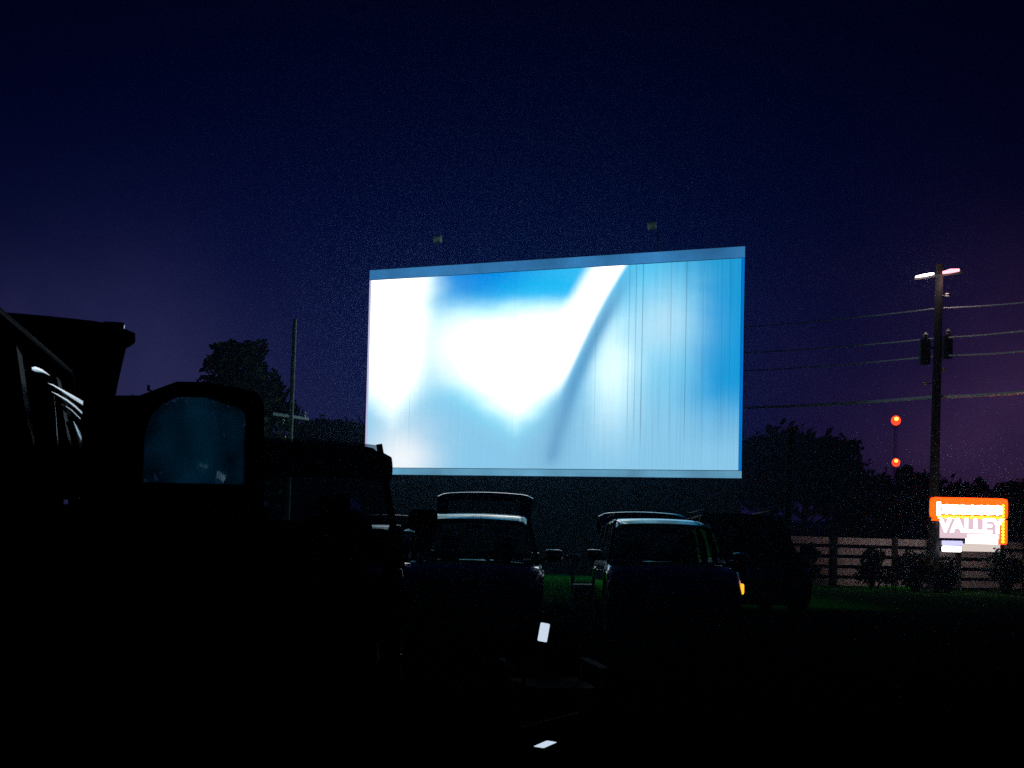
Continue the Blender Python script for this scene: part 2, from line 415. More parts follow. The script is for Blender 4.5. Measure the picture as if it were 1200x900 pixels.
# ------------------------------------------------------------------ cars
def make_car(name, label, center, heading, L=4.6, W=1.85, H=1.7, belt=1.02, paint='paint_black', gate=True, cat='car',
             amber=False, door=False, wheelbase=2.75, hatch_up=14, roofcurve=.09, gl=1.12, glass='glass', group='cars backed in to face away from the screen', spoiler=False, rails=True, gate_w=1.0, noq=()):
    cx, cy = center
    root = empty(name, (cx, cy, gz(cx, cy)), rot=(0, -math.atan(.038)*max(0, -math.sin(heading))*(1 if cy > 5 else .4), heading))
    tag(root, label, cat, group)
    pm = M[paint]; hw = W/2
    xc = .255*L; xh = .09*L; xr = -.455*L; wr = hw*.80; wb = hw*.97
    xf, xb = wheelbase/2+.03*L, -wheelbase/2+.03*L; rw = .36
    hood = belt-.04; nose = belt-.28
    # lower body
    mb = MB(); N = 64; rings = []
    for i in range(N+1):
        x = -L/2 + L*i/N
        e = abs(x)/(L/2)
        w_ = hw*(1-.10*max(0, (e-.72)/.28)**2.2) * (1 if e < .995 else .97)
        if x > xc: t = (x-xc)/(L/2-xc); top = lerp(hood, nose, t**2.2) + .0
        elif x < xr: t = (xr-x)/(L/2+xr); top = lerp(belt, belt-.1, t)
        else: top = belt
        bot = .24 + .12*max(0, (e-.86)/.14)
        for xw in (xf, xb):
            d = abs(x-xw)
            if d < rw+.07: bot = max(bot, math.sqrt(max(0, (rw+.07)**2-d*d))+rw-.02)
        bot = min(bot, top-.12)
        cr = .035 if x > xc else .0
        half = [(0, bot), (w_*.80, bot), (w_*.965, bot+.03), (w_, lerp(bot, top, .35)), (w_*1.0, lerp(bot, top, .62)), (w_*.985, top-.13), (w_*.965, top-.06), (w_*.93, top-.015), (w_*.80, top+cr*.3), (w_*.4, top+cr), (0, top+cr*1.2)]
        pts = half + [(-a, b_) for a, b_ in half[-2:0:-1]]
        xo = .0
        rings.append([mb.bm.verts.new((x, a, b_)) for a, b_ in pts])
    for a, b_ in zip(rings, rings[1:]):
        n = len(a)
        for k in range(n): mb.bm.faces.new((a[k], a[(k+1) % n], b_[(k+1) % n], b_[k]))
    mb.bm.faces.new(rings[0][::-1]); mb.bm.faces.new(rings[-1])
    mb.build('body', pm, root, True, angle=35)
    # roof
    hz = lambda s_: H - roofcurve*(1.2*max(0, (s_-.55)/.45)**2 + .6*max(0, (.35-s_)/.35)**2)
    mb = MB()
    def rf(u, v):
        x = lerp(xr, xh, u); y = lerp(-wr, wr, v); q = abs(2*v-1)
        return (x + .05*(1-q*q)*ss(.6, 1, u), y*(1-.03*u), hz(u)-.03*q*q-.07*max(0, (q-.85)/.15)**2)
    mb.grid(rf, 18, 20)
    def rf2(u, v):
        p = rf(u, v); return (p[0], p[1]*.985, p[2]-.055)
    mb.grid(rf2, 18, 20)
    bm = mb.bm; bm.verts.ensure_lookup_table()
    nb = 19*21
    idx = lambda i, j, k: bm.verts[k*nb + i*21 + j]
    for i in range(18):
        bm.faces.new((idx(i, 0, 0), idx(i+1, 0, 0), idx(i+1, 0, 1), idx(i, 0, 1)))
        bm.faces.new((idx(i, 20, 0), idx(i+1, 20, 0), idx(i+1, 20, 1), idx(i, 20, 1)))
    for j in range(20):
        bm.faces.new((idx(0, j, 0), idx(0, j+1, 0), idx(0, j+1, 1), idx(0, j, 1)))
        bm.faces.new((idx(18, j, 0), idx(18, j+1, 0), idx(18, j+1, 1), idx(18, j, 1)))
    mb.build('roof', pm, root, True, angle=45)
    # pillars & windows per side
    zr = H-.13
    Bx = [(xc, xh), (.02*L, -.02*L), (-.20*L, -.215*L), (-.445*L, xr+.03)]      # belt x, roof x
    for s in (-1, 1):
        for k, (xa, xb_) in enumerate(Bx):
            wd = (.075, .09, .10, .15)[k]
            MB().bar((xa, s*wb*.95, belt-.04), (xb_, s*wr*.97, zr+.02), .05, wd, up=Vector((1, 0, 0))).build('pillar', pm if k in (0, 3) else M['trim'], root)
        for k in range(3):
            if door and s == door['side'] and k == 1: continue
            if (s, k) in noq: continue
            a0, a1 = Bx[k]; b0, b1 = Bx[k+1]
            mb = MB()
            mb.grid(lambda u, v: (lerp(lerp(a0, b0, u), lerp(a1, b1, u), v), s*(lerp(wb*.955, wr*.975, v)+.02*math.sin(PI*v)), lerp(belt-.02, zr+.02, v)), 2, 5)
            mb.build('side_window', M[glass], root, True)
        # roof rail
        if rails: MB().tube([(xh-.35, s*wr*.9, H-.05), (xh-.42, s*wr*.9, H+.03), (0, s*wr*.9, H+.045), (xr+.3, s*wr*.9, H+.03), (xr+.2, s*wr*.9, H-.04)], .016).build('roof_rail', M['chrome'] if paint == 'paint_silver' else M['trim'], root, True)
        # mirror
        mr = MB().box((xc-.12, s*(hw+.13), belt+.07), (.13, .22, .16), bev=.045).build('mirror', pm, root, True)
        MB().bar((xc-.11, s*(hw-.04), belt+.0), (xc-.11, s*(hw+.08), belt+.05), .05, .04).build('mirror_arm', M['trim'], mr)
        MB().box((xc-.188, s*(hw+.13), belt+.075), (.006, .17, .115)).build('mirror_glass', M['chrome'], mr)
        # lamps
        hl = MB().box((L/2-.14, s*hw*.70, nose-.06), (.22, .36, .15), rz=s*-.42, bev=.04).build('headlight', M['lens'], root, True)
        tl = MB().box((-L/2+.05, s*hw*.90, belt-.10), (.14, .14, .42), bev=.04).build('tail_light', M['redlens'], root, True)
        lit = amber and s == amber
        MB().box((L/2-.27, s*(hw*.955), nose-.07), (.13, .07, .15), bev=.03).build('turn_signal', M['amber_lit'] if lit else M['redlens'], root, True)
        # door handles
        for hx in (.05*L-.25, -.20*L+.02):
            if door and s == door['side'] and hx < -.1*L: continue
            MB().box((hx, s*(hw*.992+.02), belt-.17), (.2, .03, .035), bev=.012).build('door_handle', pm, root, True)
        # wheels
        for xw in (xf, xb):
            wh = empty('wheel', (xw, s*(hw-.13), rw-.02)); wh.parent = root
            MB().lathe([(rw*.62, -.11), (rw*.9, -.115), (rw, -.08), (rw+.004, 0), (rw, .08), (rw*.9, .115), (rw*.62, .11)], 'Y', n=32).build('tyre', M['rubber'], wh, True)
            mb = MB(); mb.lathe([(rw*.63, s*.06), (rw*.63, s*.118), (rw*.58, s*.118), (rw*.55, s*.07)], 'Y', n=32)
            for q in range(5):
                a = q*2*PI/5
                mb.bar((0, s*.10, 0), (rw*.6*math.cos(a), s*.11, rw*.6*math.sin(a)), .07, .03, up=Vector((0, 1, 0)))
            mb.lathe([(.06, s*.08), (.06, s*.122), (.03, s*.126)], 'Y', n=16)
            mb.build('rim', M['rim'], wh, True)
    # windshield
    mb = MB()
    mb.grid(lambda u, v: (lerp(xc, xh, v)+.10*(1-(2*u-1)**2)*(1-.5*v), lerp(-1, 1, u)*lerp(wb*.93, wr*.95, v), lerp(belt-.03, H-.09, v)+.03*(1-(2*u-1)**2)*v), 12, 6)
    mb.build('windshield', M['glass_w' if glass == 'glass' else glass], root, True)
    # front details
    mb = MB()
    for k in range(4): mb.box((L/2+.0, 0, nose-.02-k*.055), (.05, W*.44, .022))
    mb.build('grille', M['chrome'], root)
    MB().box((L/2-.06, 0, .46), (.26, W*.86, .26), bev=.09).build('bumper', M['trim'], root, True)
    MB().box((-L/2+.03, 0, .48), (.22, W*.9, .26), bev=.07).build('bumper', M['trim'], root, True)
    MB().box((L/2+.085, 0, .50), (.012, .31, .155), bev=.004).build('plate_holder', M['trim'], root)
    for y0 in (-.42, .18):
        MB().tube([(xc+.10, y0, belt-.0), (xc-.02, y0+.5, belt+.10)], .009).build('wiper', M['trim'], root)
    # interior
    for y0 in (-.38, .38):
        st = MB().box((.02*L-.05, y0, belt-.25), (.14, .46, .75), bev=.06, M4=Matrix.Rotation(R(-12), 4, 'Y')).build('seat', M['seat'], root, True)
        MB().box((-.02*L-.06, y0, belt+.22), (.11, .27, .19), bev=.05).build('headrest', M['seat'], st, True)
    st = MB().box((-.17*L, 0, belt-.2), (.14, W*.7, .6), bev=.05, M4=Matrix.Rotation(R(-14), 4, 'Y')).build('rear_seat', M['seat'], root, True)
    for y0 in (-.42, .42): MB().box((-.185*L, y0, belt+.14), (.09, .25, .14), bev=.04).build('headrest', M['seat'], st, True)
    MB().tube([(xc-.38+.17*math.sin(a)*.4, .38+.18*math.cos(a), belt-.0+.17*math.sin(a)) for a in [k*PI/8 for k in range(17)]], .014).build('steering_wheel', M['trim'], root, True)
    MB().box((xh+.12, 0, H-.22), (.03, .22, .07), bev=.02).build('interior_mirror', M['trim'], root)
    # liftgate
    if gate:
        g = empty('liftgate', (xr-.0, 0, H-.06), rot=(0, R(hatch_up), 0)); g.parent = root
        gw = wr*gate_w
        def gp(u, v, off=0):
            x = -gl*u; y = lerp(-1, 1, v)*lerp(gw, gw*1.08, u)*(1-.10*max(0, (u-.8)/.2)**2)
            z = .10*math.sin(PI*min(1, u*.8)) - .34*max(0, (u-.55)/.45)**1.5 - .05*(2*v-1)**2 - .05*max(0, (abs(2*v-1)-.8)/.2)**2
            return (x, y, z-off)
        mb = MB(); nu, nv = 16, 16
        for off in (0, .055):
            vs = [[mb.bm.verts.new(gp(i/nu, j/nv, off)) for j in range(nv+1)] for i in range(nu+1)]
            for i in range(nu):
                for j in range(nv):
                    if 2 <= i < 8 and 2 <= j < nv-2: continue
                    mb.bm.faces.new((vs[i][j], vs[i+1][j], vs[i+1][j+1], vs[i][j+1]))
            if off == 0: top = vs
        bm = mb.bm
        for i in range(nu):
            for j in (0, nv): bm.faces.new((top[i][j], top[i+1][j], vs[i+1][j], vs[i][j]))
        for j in range(nv):
            for i in (0, nu): bm.faces.new((top[i][j], top[i][j+1], vs[i][j+1], vs[i][j]))
        mb.build('gate_panel', pm, g, True, angle=50)
        mb = MB(); mb.grid(lambda u, v: gp(lerp(2/16, 8/16, u), lerp(2/16, 14/16, v), .02), 6, 8)
        mb.build('rear_window', M[glass], g, True)
        MB().box((-gl*.93, 0, -.27), (.03, .5, .06), bev=.01).build('gate_handle', M['trim'], g)
        for s in (-1, 1):
            MB().box((-gl*.86, s*gw*.9, -.22), (.16, .14, .1), bev=.02).build('tail_light', M['redlens'], g, True)
            MB().tube([(.02-.03, s*gw*.93, -.55), (-gl*.5, s*gw*.95, -.02)], .013).build('gas_strut', M['chrome'], g, True)
        if spoiler:
            MB().box((-gl*.5, 0, .13), (.3, 2*gw+.16, .035), bev=.012).build('spoiler', M['ceramic'], g, True)
    else:
        mb = MB()
        mb.grid(lambda u, v: (lerp(-.49*L, xr, v)-.02, lerp(-1, 1, u)*lerp(wb*.9, wr*.93, v), lerp(belt-.03, H-.1, v)), 6, 3)
        mb.build('rear_window', M[glass], root, True)
    if door:
        dx = empty('door', (door['x'], door['side']*hw*.985, 0), rz=door['rz']); dx.parent = root
        Ld, db, dt = door['len'], door['belt'], door['top']
        # outline: x along the door from hinge (0) to the free edge (Ld)
        mb = MB()
        out = [(0, .42), (Ld-.05, .40), (Ld-.0, .5), (Ld, db), (Ld-.012, dt-.12)]
        for k in range(7):
            a = k/6*PI/2; out.append((Ld-.012-.075+.075*math.cos(a), dt-.125+.075*math.sin(a)+.03))
        out += [(Ld*.66, dt+.008), (Ld*.50, dt+.004), (Ld*.40, dt-.03), (Ld*.30, dt-.065), (0, dt-.075)]
        ix = Ld*.33
        inn = [(ix, db), (Ld-.085, db), (Ld-.09, dt-.17)]
        for k in range(7):
            a = k/6*PI/2; inn.append((Ld-.09-.055+.055*math.cos(a), dt-.155+.055*math.sin(a)+.01))
        inn += [(Ld*.66, dt-.055), (Ld*.50, dt-.06), (Ld*.42, dt-.095), (Ld*.36, dt-.15), (ix, dt-.24)]
        def tri(o_, y):
            return [mb.bm.verts.new((a, y, b_)) for a, b_ in o_]
        # frame by bridging: lower panel + upper ring
        for y in (-.03, .03):
            mb.poly([(a, y, b_) for a, b_ in [out[0], out[1], out[2], out[3], (inn[1][0], db), (inn[0][0], db), (0, db)]])
            up_o = out[3:]; up_i = inn[1:]
            m_ = min(len(up_o), len(up_i))
            for k in range(m_-1):
                q = [up_o[k], up_o[k+1], up_i[k+1], up_i[k]]
                mb.poly([(a, y, b_) for a, b_ in q])
            mb.poly([(a, y, b_) for a, b_ in [up_o[m_-1], up_i[m_-1], (ix, db), (0, db)]] if len(up_o) == m_ else [(a, y, b_) for a, b_ in [up_o[m_-1], *up_o[m_:], (0, db), (ix, db), up_i[m_-1]]])
        def skirt(loop):
            n = len(loop)
            for k in range(n):
                a, b_ = loop[k], loop[(k+1) % n]
                mb.poly([(a[0], -.03, a[1]), (b_[0], -.03, b_[1]), (b_[0], .03, b_[1]), (a[0], .03, a[1])])
        skirt(out); skirt(inn)
        bmesh.ops.remove_doubles(mb.bm, verts=mb.bm.verts, dist=.0005)
        mb.build('door_panel', pm, dx)
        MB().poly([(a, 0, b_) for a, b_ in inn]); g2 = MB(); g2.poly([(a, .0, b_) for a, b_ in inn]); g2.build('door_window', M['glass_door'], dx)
        MB().box((Ld-.2, .05, db-.16), (.2, .03, .035), bev=.012).build('door_handle', M['chrome'], dx, True)
    return root

S = -PI/2
near = make_car('parked_suv', 'large black SUV at the left edge with raised liftgate and its rear door swung open', (-2.70, 4.09), S+R(13), L=4.7, W=1.95, H=1.95, belt=1.25,
         paint='paint_soot', hatch_up=47, gl=1.0, gate_w=1.12, glass='glass_dark', cat='SUV', door=dict(x=-.59, side=1, rz=R(88), len=.79, belt=1.35, top=1.80))
# chrome strips added as screen glints on the near car's roof edge and pillar
near_m = Matrix.Translation(near.location) @ near.rotation_euler.to_matrix().to_4x4()
near_i = near_m.inverted()
def side_point(px, py):
    """point of the near car's side (local y = .90, leaning in towards the roof) under the photo pixel"""
    o_ = near_i @ Vector((0, 0, CAMZ)); d_ = near_i.to_3x3() @ (P(px, py, 5)-Vector((0, 0, CAMZ)))
    # plane: y + .02*(z-1.3) = .90
    k = (.90 - (o_.y + .02*(o_.z-1.3)))/(d_.y + .02*d_.z)
    return o_ + d_*k
def glint_strip(name, pts):
    """pts: (px, py, width in px along the vertical) -> a slim convex chrome strip lying on the side"""
    mb = MB(); rows = []
    for px, py, hw_, hx_ in pts:
        c_ = side_point(px, py); a_ = side_point(px-hx_, py-hw_); b_ = side_point(px+hx_, py+hw_)
        rows.append([mb.bm.verts.new(q+Vector((0, o, 0))) for q, o in ((a_, -.03), (a_, .0), (a_.lerp(c_, .5), .0010), (c_, .0014), (c_.lerp(b_, .5), .0010), (b_, .0), (b_, -.03))])
    for r0, r1 in zip(rows, rows[1:]):
        for i in range(6): mb.bm.faces.new((r0[i], r0[i+1], r1[i+1], r1[i]))
    mb.build(name, M['chrome'], near, True)
glint_strip('roof_glint', [(56, 449, .5, 0), (62, 451.5, 1.6, 0), (78, 461, 2.3, 0), (90, 468, 2.6, 0), (99, 473.5, 2.6, 0)])
glint_strip('roof_glint', [(60, 459, .6, 0), (66, 462, 1.5, 0), (78, 469, 2.0, 0), (88, 476.5, 2.2, 0), (96, 484, 2.2, 0)])
glint_strip('window_glint', [(63, 464, 0, .4), (65.5, 490, 0, .6), (66.5, 508, 0, .7), (68, 530, 0, 2.0), (70, 556, 0, 1.5)])
glint_strip('pillar_glint', [(86, 494, 0, .7), (91, 505, 0, 2.4), (95, 518, 0, 3.6), (99, 532, 0, 3.6)])
glint_strip('window_glint', [(77, 476, .8, 0), (84, 481, 1.5, 0), (94, 491, 1.6, 0)])
glint_strip('rail_glint', [(37, 432, 1.5, 0), (41, 432.5, 3.0, 0), (50, 435, 2.4, 0), (58, 440, .6, 0)])
MB().box((-.335*4.7, 0, 1.40), (.2, 1.46, .84), bev=.06).build('rear_seat', M['seat'], near, True)  # tall block added in the cabin to keep sky from showing through
make_car('parked_suv', 'tall black SUV behind the open car door, its raised hatch lip against the screen', (-1.88, 9.3), S+R(5.6), L=4.9, W=1.98, H=2.03, belt=1.25,
         paint='paint_soot', hatch_up=14, glass='glass_mid', rails=False, cat='SUV', spoiler=False)
make_car('parked_suv', 'dark SUV with domed raised hatch standing before the middle of the screen', (-.48, 15.6), S-R(1), L=4.6, W=1.88, H=1.66, belt=1.0,
         paint='paint_dark', hatch_up=36, cat='SUV', rails=False)
make_car('parked_wagon', 'pale roofed car half hidden behind the dark SUV left of the grass gap', (-2.35, 19.9), S+R(2), L=4.5, W=1.8, H=1.56, belt=.95,
         paint='paint_silver', hatch_up=20, cat='car')
make_car('parked_suv', 'slate SUV with bright roof edge and an amber lamp, right of the grass gap', (2.32, 17.3), S-R(1), L=4.6, W=1.88, H=1.70, belt=1.02,
         paint='paint_slate', hatch_up=14, cat='SUV', amber=1)
make_car('parked_van', 'tall black van in the dark beside the timber post, right of the amber lamp', (4.62, 22.5), S, L=4.8, W=1.9, H=2.02, belt=1.2,
         paint='paint_soot', glass='glass_dark', gate=False, cat='van')

# ------------------------------------------------------------------ small things in the dark foreground
# speaker post with two speakers
p = P(671, 690, 31); gx, gy = p.x, 31
t = empty('speaker_post', (gx, gy, gz(gx, gy)-.03)); tag(t, 'thin dark speaker post standing in the lit green grass gap', 'speaker post')
MB().tube([(0, 0, 0), (0, 0, 1.15)], .05, 10).build('post', M['steel_dark'], t, True)
MB().bar((-.16, 0, 1.1), (.16, 0, 1.1), .05, .05).build('crossbar', M['steel_dark'], t)
for s in (-1, 1):
    sp = MB().box((s*.15, -.06, 1.0), (.13, .1, .18), bev=.025).build('speaker_box', M['steel_dark'], t, True)
    MB().tube([(s*.15, -.06, .92), (s*.11, -.06, .72), (s*.03, -.03, .66)], .008).build('cord', M['trim'], sp, True)
# cooler
p = P(688, 700, 25.5); t = empty('cooler', (p.x, 25.5, gz(0, 25.5)), .12); tag(t, 'low dark cooler box on the grass by the speaker post', 'cooler')
MB().box((0, 0, .17), (.62, .36, .33), bev=.03).build('tub', M['trim'], t, True)
ld_ = MB().box((0, 0, .375), (.65, .39, .07), bev=.025).build('lid', M['trim'], t, True)
MB().tube([(-.33, 0, .25), (-.37, 0, .42), (-.2, 0, .46), (.2, 0, .46), (.37, 0, .42), (.33, 0, .25)], .012).build('handle', M['steel_dark'], t, True)
# folding camp chair
def camp_chair(px, py, D, rz, lab):
    p = P(px, py, D); t = empty('beach_chair', (p.x, D, gz(p.x, D)), rz); tag(t, lab, 'folding chair')
    for s in (-1, 1):
        MB().tube([(s*.26, -.24, 0), (s*.24, .22, .42)], .011).build('leg', M['frame_black'], t, True)
        MB().tube([(s*.26, .24, 0), (s*.24, -.2, .42), (s*.25, -.26, .62)], .011).build('leg', M['frame_black'], t, True)
        MB().tube([(s*.25, .22, .42), (s*.25, .34, .92)], .011).build('back_post', M['frame_black'], t, True)
        MB().box((s*.28, 0, .63), (.07, .5, .02), bev=.008).build('armrest', M['fabric'], t)
    MB().tube([(-.26, -.24, .02), (.26, .24, .02)], .009).build('crossbar', M['frame_black'], t)
    mb = MB(); mb.grid(lambda u, v: (lerp(-.24, .24, u), lerp(-.22, .22, v), .42-.05*math.sin(PI*u)*math.sin(PI*v)), 8, 8)
    mb.grid(lambda u, v: (lerp(-.24, .24, u), lerp(-.22, .22, v), .414-.05*math.sin(PI*u)*math.sin(PI*v)), 8, 8)
    mb.build('seat', M['fabric'], t, True)
    mb = MB(); mb.grid(lambda u, v: (lerp(-.25, .25, u), lerp(.23, .34, v)+.05*math.sin(PI*u), lerp(.46, .92, v)), 8, 6)
    mb.grid(lambda u, v: (lerp(-.25, .25, u), lerp(.237, .347, v)+.05*math.sin(PI*u), lerp(.46, .92, v)), 8, 6)
    mb.build('backrest', M['fabric'], t, True)
    return t
cc = camp_chair(648, 760, 7.3, R(12), 'low dark folding beach chair on the grass in the foreground')
cc.scale = (1, 1, .6)
phone_e = emat('lit_phone_screen', srgb(205, 222, 240), .95)
def phone(center, rot, w_, h_, lab):
    t = empty('phone', center, rot=rot); tag(t, lab, 'phone')
    MB().box((0, 0, 0), (w_, h_, .009), bev=.003).build('case', M['trim'], t)
    mb = MB(); r = .18*w_
    pts = []
    for cx_, cy_, a0 in ((w_/2-r, h_/2-r, 0), (-w_/2+r, h_/2-r, 90), (-w_/2+r, -h_/2+r, 180), (w_/2-r, -h_/2+r, 270)):
        for k in range(5):
            a = R(a0+k*22.5); pts.append((cx_+(r-.003)*math.cos(a), cy_+(r-.003)*math.sin(a), .0062))
    mb.poly(pts); mb.build('display', phone_e, t)
pc = P(637, 741, 7.15)
phone(pc, (R(84), R(10), R(6)), .068, .125, 'small glowing white phone propped on the low beach chair')
pg = P(639, 875, 6.28)
phone((pg.x, 6.28, gz(0, 6.28)+.022), (R(4), 0, R(-34)), .075, .15, 'lit phone lying flat on the dark ground at the bottom')

# ------------------------------------------------------------------ poles and wires
def tapered_pole(mb, a, b, r0, r1, n=12):
    mb.tube([Vector(a).lerp(Vector(b), k/6) for k in range(7)], [lerp(r0, r1, k/6) for k in range(7)], n)
# right utility pole
DP = 45.0
top = P(1101, 310, DP); bot = P(1092, 668, DP)
bz = gz(bot.x, DP)-.1
t = empty('utility_pole', (bot.x, DP, bz)); tag(t, 'tall black utility pole with two transformers and added glowing bars, beside the glowing sign', 'utility pole')
loc = lambda v: Vector(v) - Vector((bot.x, DP, bz))
mb = MB(); tapered_pole(mb, (0, 0, 0), loc(top), .21, .15); mb.build('pole', M['wood_dark'], t, True)
ax_ = loc(P(1099, 320, DP-.15))
MB().bar(loc(P(1071, 327, DP-.2)), loc(P(1128, 319, DP-.2)), .09, .09).build('crossarm', M['wood_dark'], t)
glow_w = emat('glow_bar_white', (1, .86, .86), 10); glow_p = emat('glow_bar_pink', (1, .38, .45), 2.2)  # glowing bars added for the bright look of the lit crossarm
MB().tube([loc(P(1073, 324.5, DP-.32)), loc(P(1083, 322.5, DP-.32)), loc(P(1094, 320.5, DP-.32))], [.03, .05, .045], 10).build('glow_bar', glow_w, t, True)
MB().tube([loc(P(1105, 319.5, DP-.32)), loc(P(1114, 317.5, DP-.32)), loc(P(1124, 316.5, DP-.32))], [.06, .09, .06], 10).build('glow_bar', glow_p, t, True)
for (x0, y0, x1, y1, yy) in ((1077, 398, 1090, 427, 396), (1104, 394, 1116, 420, 391)):
    a = loc(P((x0+x1)/2, y1, DP-.3)); b_ = loc(P((x0+x1)/2, y0, DP-.3)); r = (x1-x0)/2/F*DP; hh = b_.z-a.z
    tr = MB().lathe([(r*.9, 0), (r, .05), (r, hh-.06), (r*.95, hh), (r*.3, hh+.05)], 'Z', c=a, n=20).build('transformer', M['steel_dark'], t, True)
    MB().lathe([(.05, 0), (.11, .05), (.06, .1), (.12, .16), (.06, .22), (.03, .26)], 'Z', c=(b_.x+.02, b_.y-.05, b_.z+.03), n=14).build('bushing', M['ceramic'], tr, True)
    MB().bar((b_.x, b_.y, b_.z-.3), (loc(bot).x+.1, 0, b_.z-.3), .08, .08).build('bracket', M['steel_dark'], tr)
for (x, y) in ((1110, 346), (1106, 433), (1084, 449)):
    q = loc(P(x, y, DP-.2)); MB().bar((0.02, 0, q.z), q, .04, .04).build('insulator_arm', M['steel'], t)
    MB().lathe([(.03, -.08), (.09, -.05), (.05, 0), (.09, .04), (.03, .09)], 'Z', c=q, n=12).build('insulator', M['ceramic'], t, True)
for x_, c_ in ((1084, (1, .85, .8)), (1114, (1, .6, .6))):
    l_ = bpy.data.lights.new('wire_fill_light', 'POINT'); l_.energy = 22; l_.color = c_; l_.shadow_soft_size = .12  # point lights added to brighten the wires and bushings
    o_ = bpy.data.objects.new('wire_fill_light', l_); COL.objects.link(o_); o_.parent = t; o_.location = loc(P(x_, 326, DP-.55))
# wires
def wire(pts, r, lab):
    out = []
    for (a, b_) in zip(pts, pts[1:]):
        for k in range(14):
            t_ = k/14; q = a.lerp(b_, t_); q.z -= .07*4*t_*(1-t_); out.append(q)
    out.append(pts[-1])
    o = MB().tube(out, r, 6).build('power_line', M['cable'], None, True)
    tag(o, lab, 'power line', 'power lines crossing behind the utility pole')
WL = [((862, 384, 62), (1101, 361, 45.3), (1262, 347, 36), .03, 'topmost thin power line crossing the dark sky by the utility pole'),
      ((862, 414, 62), (1101, 396, 45.3), (1262, 379, 36), .035, 'second power line down, at the height of the transformer tops'),
      ((862, 435, 62), (1101, 417, 45.3), (1262, 405, 36), .035, 'third power line down, at the bottoms of the transformers'),
      ((862, 478, 62), (1101, 465, 45.3), (1262, 453, 36), .075, 'thickest and lowest cable, crossing the pole above the red lamps')]
for a, b_, c_, r, lab in WL: wire([P(*a), P(*b_), P(*c_)], r, lab)
# left pole
DL = 47.0
top = P(345.5, 374, DL); bot = P(337, 560, DL); bz = gz(0, DL)-.1
base = Vector((P(334, 668, DL).x, DL, bz))
t = empty('utility_pole', base); tag(t, 'slim pale weathered pole with one white crossarm, left of the screen', 'utility pole')
loc = lambda v: Vector(v)-base
mb = MB(); tapered_pole(mb, (0, 0, 0), loc(top), .13, .085); mb.build('pole', M['wood_pale'], t, True)
MB().bar(loc(P(319, 485, DL-1.0)), loc(P(361, 491, DL+1.0)), .10, .12).build('crossarm', M['ceramic'], t)
for x, y in ((331, 494), (333, 514), (356, 486)):
    q = loc(P(x, y, DL-.15)); MB().lathe([(.03, -.12), (.09, -.09), (.05, -.02), (.10, .04), (.04, .12)], 'Z', c=q, n=12).build('insulator', M['ceramic'], t, True)
MB().bar(loc(P(333, 516, DL-.15)), loc(P(338, 516, DL)), .05, .05).build('insulator_arm', M['steel'], t)
# dark timber post right of the screen
DQ = 33.0
top = P(927, 503, DQ); pb = P(920, 690, DQ); z0 = gz(pb.x, DQ)-.1
base = Vector((pb.x, DQ, z0)); t = empty('timber_post', base); tag(t, 'plain dark timber post without wires between the screen and the pale fence', 'post')
mb = MB(); tapered_pole(mb, (0, 0, 0), top-base, .13, .10); mb.build('pole', M['wood_dark'], t, True)
MB().lathe([(.11, 0), (.12, .03), (.08, .08)], 'Z', c=top-base, n=12).build('cap', M['steel_dark'], t, True)

# ------------------------------------------------------------------ radio mast with two red lamps
DM = 150.0
a = P(1049, 493, DM); b_ = P(1049, 542, DM); base = Vector((b_.x, DM, gz(0, DM)-.2))
t = empty('radio_mast', base); tag(t, 'slender dark mast carrying two red warning lamps beyond the trees', 'mast')
mb = MB(); hh = a.z-base.z
for k in range(3):
    an = k*2*PI/3; mb.tube([(.25*math.cos(an), .25*math.sin(an), 0), (.25*math.cos(an), .25*math.sin(an), hh)], .03, 5)
for i in range(int(hh/.8)):
    for k in range(3):
        an = k*2*PI/3; am = (k+1)*2*PI/3
        mb.tube([(.25*math.cos(an), .25*math.sin(an), i*.8), (.25*math.cos(am), .25*math.sin(am), i*.8+.8)], .015, 4)
mb.build('lattice', M['steel_dark'], t)
red = emat('red_lamp', (1, .035, .01), 3.0); hot = emat('red_lamp_filament', (1, .5, .06), 4)
for q, sc_ in ((a, 1.0), (b_, .85)):
    l = q-base
    lamp = MB().ball(l+Vector((0, -.3, 0)), .62*sc_, 3, (1, 1, 1.05)).build('warning_lamp', red, t, True)
    MB().ball(l+Vector((-.12, -.85*sc_, .18)), .27*sc_, 2).build('filament', hot, lamp, True)
    MB().lathe([(.3, 0), (.45, .08), (.35, .16)], 'Z', c=l+Vector((0, -.1, -.9)), n=12).build('lamp_base', M['steel_dark'], t)

# ------------------------------------------------------------------ roadside sign
DS = 41.0
c0 = P(1137, 612, DS); k_ = DS/F     # metres per px
base = Vector((c0.x, DS, gz(c0.x, DS)-.05)); t = empty('roadside_sign', base, rz=0)
tag(t, 'glowing orange and white roadside sign with white letters, at the right edge', 'sign')
def sx_(px): return (px-1137)*k_
def sz_(py): return c0.z-base.z-(py-612)*k_
amb = emat('amber_sign_light', (1, .042, .002), 4.5)
yel = emat('yellow_bulbs', (1, .62, .02), 5.0)
hotw = emat('white_hot_letters', (1, .93, .72), 9.0)
wl = emat('white_letters', (1, .93, 1), 5.0)
hotb = emat('rear_letters', (1, .85, .75), 4.0)
lav = emat('lavender_panel', (.80, .58, .66), 1.0)
dimw = emat('pale_panel', (.85, .72, .66), .85)
whp = emat('white_reader_panel', (1, .98, .98), 4.0)
bluep = emat('blue_white_panel', (.55, .55, 1), 1.3)
def sbox(name, x0, y0, x1, y1, yc, dp, m, bev=0):
    return MB().box(((sx_(x0)+sx_(x1))/2, yc, (sz_(y0)+sz_(y1))/2), (abs(sx_(x1)-sx_(x0)), dp, abs(sz_(y1)-sz_(y0))), bev=bev).build(name, m, t)
